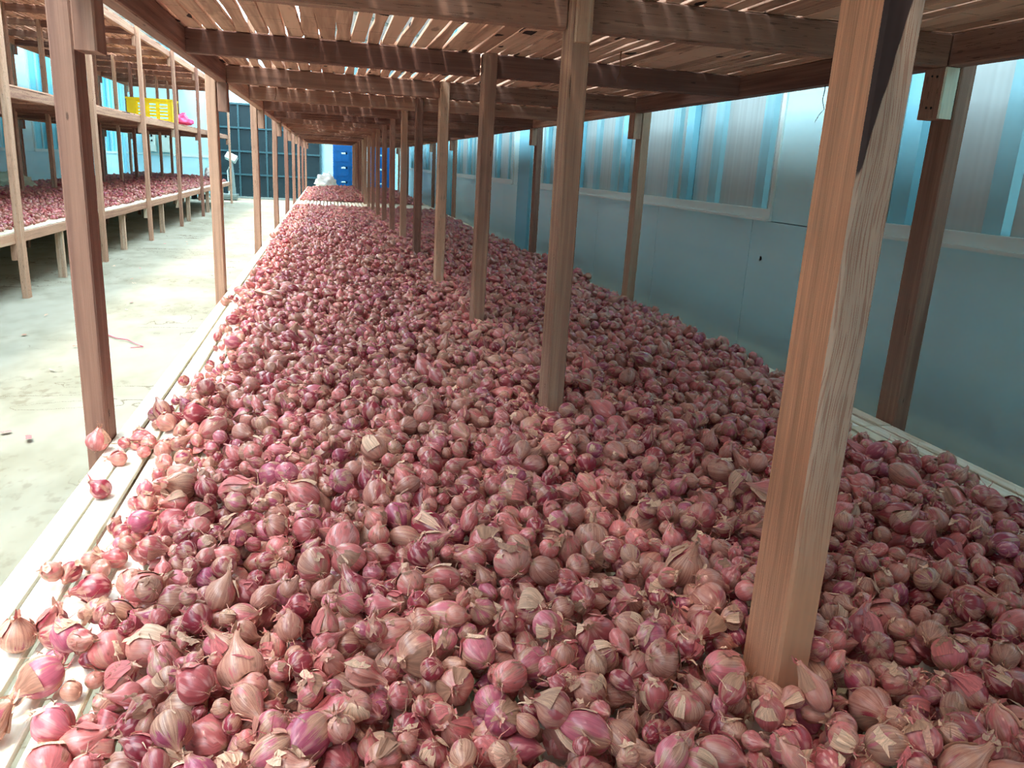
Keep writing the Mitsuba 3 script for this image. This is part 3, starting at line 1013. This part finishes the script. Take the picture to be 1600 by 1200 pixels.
# loose dry skin and roots lying in the heap
rng = np.random.default_rng(77)
fl = []
topk = np.where((covered == 0) & (C[:, 1] < 6))[0]
wgt = np.where(C[topk, 1] < 2.6, 1.0, .45)
for q, k in enumerate(rng.choice(topk, 12000, p=wgt / wgt.sum())):
    el, az = rng.uniform(.35, 1.4), rng.uniform(0, 6.28)
    nrm = np.array([math.cos(az) * math.cos(el), math.sin(az) * math.cos(el), math.sin(el)])
    p = C[k] + nrm * Rr[k] * 1.04
    a = np.cross(nrm, rng.normal(size=3)); a /= np.linalg.norm(a)
    bb = np.cross(nrm, a)
    L, W = rng.uniform(.004, .013), rng.uniform(.002, .007)
    if rng.random() < .7:
        fl.append(ribbon(rng, p, a + .4 * nrm, L * 2.2, .0009, rng.uniform(-.8, .8), 100 + q, 4))
        continue
    U, V = np.meshgrid(np.linspace(-1, 1, 4), np.linspace(-1, 1, 4), indexing='ij')
    jag = 1 + .35 * rng.normal(size=U.shape) * (np.abs(U) + np.abs(V) > 1)
    P = p + (U * L * jag)[..., None] * a + (V * W * jag)[..., None] * bb + ((U ** 2 * rng.uniform(-.25, .35) + V ** 2 * rng.uniform(-.5, .3) + .12 * rng.normal(size=U.shape)) * W)[..., None] * nrm
    fl.append(sheet(P.reshape(-1, 3), 4, 4, 100 + q))
m = joinuv(fl)
scene['skin_scraps'] = ply((m[0], m[1]), 'dry_skin', smooth=True, uv=m[2])
tag('skin_scraps', 'loose scraps of dry shallot skin and roots scattered over the heap', 'skin scraps', kind='stuff')

# ------------------------------------------------------------------ things at the far end and on the left rack


def crate(name, label, cat_, grp, cx, cy, z, w, d, h, rot, mat, cols=4, rows=5, solid=.0):
    """Open-top ventilated plastic crate: floor, four gridded walls, rim with hand holes."""
    t = thing(name, label, cat_, grp)
    M = trimesh.transformations.rotation_matrix(rot, (0, 0, 1))[:3, :3]
    tw = T().translate([cx, cy, z]).rotate([0, 0, 1], math.degrees(rot))
    def wall(L, H):
        e_ = solid or .10
        if mat == 'blue_plastic':      # mostly closed sides: a hand hole, a column of slots near one end, proud ribs
            ms = [(0, L, 0, .10), (0, L, H - .05, H), (0, L / 2 - .08, .10, H - .05), (L / 2 + .08, L - .13, .10, H - .05), (L - .05, L, .10, H - .05), (L / 2 - .08, L / 2 + .08, .10, H - .10)]
            zs = np.linspace(.10, H - .05, 7)
            ms += [(L - .13, L - .05, z - .014, z + .014) for z in zs]
            return ms
        ms = [(0, L, 0, .05), (0, L, H - .06, H)]
        nx = cols if L > .5 else max(2, cols - 1)
        ms += [(0, e_, .05, H - .06), (L - .07, L, .05, H - .06)]
        for x in np.linspace(e_, L - .07, nx + 1)[1:-1]:
            ms.append((x - .02, x + .02, .05, H - .06))
        for zz in np.linspace(.05, H - .06, rows + 1)[1:-1]:
            ms.append((e_, L - .07, zz - .008, zz + .008))
        return ms
    for ang, L, off in ((0, w, -d / 2), (180, w, d / 2), (90, d, w / 2), (270, d, -w / 2)):
        bs = []
        for x0, x1, z0, z1 in wall(L, h):
            bs.append(box(x0 - L / 2, x1 - L / 2, 0, .012, z0, z1))
        if mat == 'blue_plastic':
            bs += [box(x - .012, x + .012, -.012, 0, 0, h - .03) for x in (-L / 2 + .03, -.10, .10, L / 2 - .02)] + [box(-L / 2, L / 2, -.012, 0, .085, .105)]
        v, f = cat(*bs)
        R = trimesh.transformations.rotation_matrix(math.radians(ang), (0, 0, 1))[:3, :3]
        base = v.copy(); base[:, 1] -= (d / 2 if ang in (0, 180) else w / 2)
        v = base @ R.T
        put('side', ply((v, f), mat, to_world=tw), t)
    rim = cat(box(-w / 2 - .012, w / 2 + .012, -d / 2 - .012, -d / 2 + .004, h - .03, h), box(-w / 2 - .012, w / 2 + .012, d / 2 - .004, d / 2 + .012, h - .03, h),
              box(-w / 2 - .012, -w / 2 + .004, -d / 2, d / 2, h - .03, h), box(w / 2 - .004, w / 2 + .012, -d / 2, d / 2, h - .03, h))
    put('rim', ply(rim, mat, to_world=tw), t)
    put('base', ply(box(-w / 2, w / 2, -d / 2, d / 2, 0, .012), mat, to_world=tw), t)
    return t


pos = ['lowest', 'second lowest', 'middle', 'second from top', 'topmost']
for s_, (cx, word) in enumerate(((.385, 'left'), (1.42, 'right'))):
    for k in range(5):
        crate('plastic_crate', f'blue plastic crate, {pos[k]} of the {word} stack beyond the far end', 'crate', 'blue crates stacked at the far end',
              cx, 22.7, FLOOR + .379 * k, .50 if s_ == 0 else .62, .62 if s_ == 0 else .5, .376, 0.06, 'blue_plastic', 2, 4, solid=.13)
crate('plastic_crate', 'yellow ventilated plastic crate on the middle deck of the left rack', 'crate', None, -2.94, 15.2, 1.170, .72, .42, .37, -.05, 'yellow_plastic', 3, 5, solid=.15)


def sack(name, label, cx, cy, z, a, b, c, mat, seed, cat_='sack'):
    m = trimesh.creation.icosphere(3)
    v = m.vertices.copy()
    n = meshkit.fbm(v * 1.5 + seed, 2)[:, None]
    fold = np.abs(meshkit.fbm(v * 3.1 + seed * 2, 3) - .5)[:, None]
    v = np.sign(v) * np.abs(v) ** .9 * (.35 + 1.1 * n + .9 * fold)
    v[:, 2] = np.where(v[:, 2] < 0, v[:, 2] * .25, v[:, 2])
    v = v * [a, b, c]
    v[:, 2] -= v[:, 2].min()
    k = tag(numbered(name), label, cat_)
    scene[k] = ply((v + [cx, cy, z], m.faces), mat, smooth=True)


sack('white_sack', 'white crumpled sack at the far end of the near rack, behind the second heap', -.09, 20.75, .001, .24, .25, .27, 'sack_cloth', 3)
sack('white_sack', 'white crumpled sack at the far end of the left rack', -2.87, 21.4, .10, .13, .2, .22, 'sack_cloth', 8)
sack('woven_sack', 'pale woven sack lying at the back of the left rack heap', -4.35, 12.6, .06, .28, .22, .17, 'tarp_cloth', 5)
sack('pink_bag', 'pink plastic bag on the middle deck of the left rack', -2.70, 16.6, 1.170, .16, .16, .17, 'pink_plastic', 6, 'bag')

# electrical boxes, flood lamp
for i, (x, lab) in enumerate(((-5.0, 'pale grey electrical cabinet on the far wall, left one'), (-4.62, 'pale grey electrical cabinet on the far wall, right one'))):
    t = thing('electrical_cabinet', lab, 'electrical box')
    put('body', ply(box(x - .15, x + .15, Y_END - .16, Y_END - .001, .64, 1.25), 'box_paint'), t)
    put('door', ply(box(x - .135, x + .135, Y_END - .175, Y_END - .161, .655, 1.235), 'box_paint'), t)
    put('knob', ply(disc((x + .06, Y_END - .175, 1.08), (0, -1, 0), .03, .02), 'black'), t)
    if i == 0:
        put('knob', ply(disc((x + .06, Y_END - .175, .95), (0, -1, 0), .025, .02), 'black'), t)
t = thing('wall_lamp', 'small grey wall lamp on a bracket high on the far wall', 'wall lamp')
put('bracket', ply(tube([(-4.15, Y_END - .001, 2.62), (-4.12, Y_END - .2, 2.6), (-4.0, Y_END - .35, 2.55)], .015), 'grey_metal'), t)
put('head', ply(cat(box(-4.12, -3.88, Y_END - .5, Y_END - .3, 2.50, 2.56)), 'grey_metal'), t)

# platform scale by the gate
t = thing('platform_scale', 'grey platform scale with a tilted readout on a column in front of the gate', 'scale')
sx, sy = -2.66, 24.1
put('platform', ply(cat(box(sx - .62, sx + .12, sy - .38, sy + .34, FLOOR + .10, FLOOR + .16), box(sx - .58, sx + .08, sy - .34, sy + .30, FLOOR + .02, FLOOR + .10)), 'grey_metal'), t)
put('column', ply(tube([(sx + .03, sy, FLOOR + .15), (sx - .03, sy, .52)], .05, 12), 'grey_metal'), t)
put('rail', ply(tube([(sx - .12, sy + .05, FLOOR + .15), (sx - .14, sy + .05, .24), (sx - .10, sy + .05, .33), (sx - .03, sy + .03, .34)], .022), 'pale_frame'), t)
rot = trimesh.transformations.rotation_matrix(-.5, (1, 0, 0)) @ trimesh.transformations.rotation_matrix(.45, (0, 1, 0))
v, f = box(-.15, .15, -.08, .08, -.09, .09)
hd = put('head', ply((v @ rot[:3, :3].T + [sx - .02, sy, .60], f), 'pale_frame'), t)
v, f = box(-.11, .11, -.084, -.081, -.05, .05)
put('display', ply((v @ rot[:3, :3].T + [sx - .02, sy, .60], f), 'grey_metal'), hd)
t = thing('storage_bin', 'pale low bin on the floor at the far end of the left rack', 'bin')
put('body', ply(cat(box(-3.75, -3.35, 23.6, 24.3, FLOOR + .14, -.17)), 'box_paint'), t)
put('lid', ply(box(-3.78, -3.32, 23.57, 24.33, -.17, -.13), 'pale_frame'), t)
put('foot', ply(cat(box(-3.72, -3.66, 23.65, 24.25, FLOOR, FLOOR + .14), box(-3.44, -3.38, 23.65, 24.25, FLOOR, FLOOR + .14)), 'black'), t)

# a fly on the wall, roots hanging from the rail, a string on the floor, litter
t = thing('fly', 'small black fly resting on the grey-blue right wall', 'fly')
put('body', ply((trimesh.creation.icosphere(2).vertices * [.005, .006, .011] + [XR_WALL - .006, 3.47, .366], trimesh.creation.icosphere(2).faces), 'black', smooth=True), t)
for s in (-1, 1):
    v = np.array([[0, 0, .004], [.0, s * .009, -.012], [-.002, s * .003, -.013]]) + [XR_WALL - .012, 3.47, .366]
    put('wing', ply((v, np.array([[0, 1, 2]])), 'black'), t)


def strand(base, label, pts, r, mat='black', cat_='dry strand'):
    k = tag(numbered(base), label, cat_)
    scene[k] = ply(tube(pts, np.linspace(r, r * .5, len(pts)), 5), mat, smooth=True)


rng = np.random.default_rng(5)


def hang(x, y, z, L, n=7, spread=.012):
    p = np.array([x, y, z]) + np.cumsum(np.vstack([np.zeros(3), rng.normal(0, spread, (n - 1, 3)) - [0, 0, L / (n - 1)]]), axis=0)
    return p


strand('hanging_root', 'dark dry root hanging from the right rail, left of the nearest post', hang(1.69, 2.6, 1.06, .11, spread=.008), .0018)
strand('hanging_stalk', 'brown dry stalk hanging from the ceiling slats right of the second inner post', hang(1.03, 2.88, 1.15, .09, spread=.005), .003, 'dry_wood')
strand('hanging_stalk', 'short brown stalk hanging from the ceiling joists, left of the inner posts', hang(-.27, 5.0, 1.15, .10, spread=.006), .004, 'dry_wood')
scene['dry_wood'] = matte(lin(120, 84, 62), 0.9, 0.1)
strand('pink_string', 'pink string lying on the earth floor of the aisle by the nearest aisle post', np.array([(-1.525, 5.86, FLOOR + .008), (-1.44, 5.76, FLOOR + .008), (-1.36, 5.71, FLOOR + .008), (-1.28, 5.58, FLOOR + .008), (-1.22, 5.50, FLOOR + .008), (-1.29, 5.46, FLOOR + .008)]), .006, 'string_fibre', 'string')
for q in range(46):
    x, y = rng.uniform(-2.4, -.7), rng.uniform(2.2, 13)
    U, V = np.meshgrid(np.linspace(-1, 1, 4), np.linspace(-1, 1, 4), indexing='ij')
    a = rng.uniform(0, 6.28)
    L, W = rng.uniform(.012, .028), rng.uniform(.006, .014)
    dx, dy = U * L, V * W
    zz = FLOOR + .006 + .006 * np.abs(U) * rng.uniform(0, 1.5) + .003 * rng.random(U.shape)
    P = np.stack([x + dx * math.cos(a) - dy * math.sin(a), y + dx * math.sin(a) + dy * math.cos(a), zz], -1)
    m = sheet(P.reshape(-1, 3), 4, 4, 700 + q)
    k = numbered('skin_scrap')
    scene[k] = ply((m[0], m[1]), 'dry_skin', smooth=True, uv=m[2])
    tag(k, 'small scrap of dry shallot skin fallen on the earth floor of the aisle', 'skin scrap', 'skin scraps on the aisle floor')
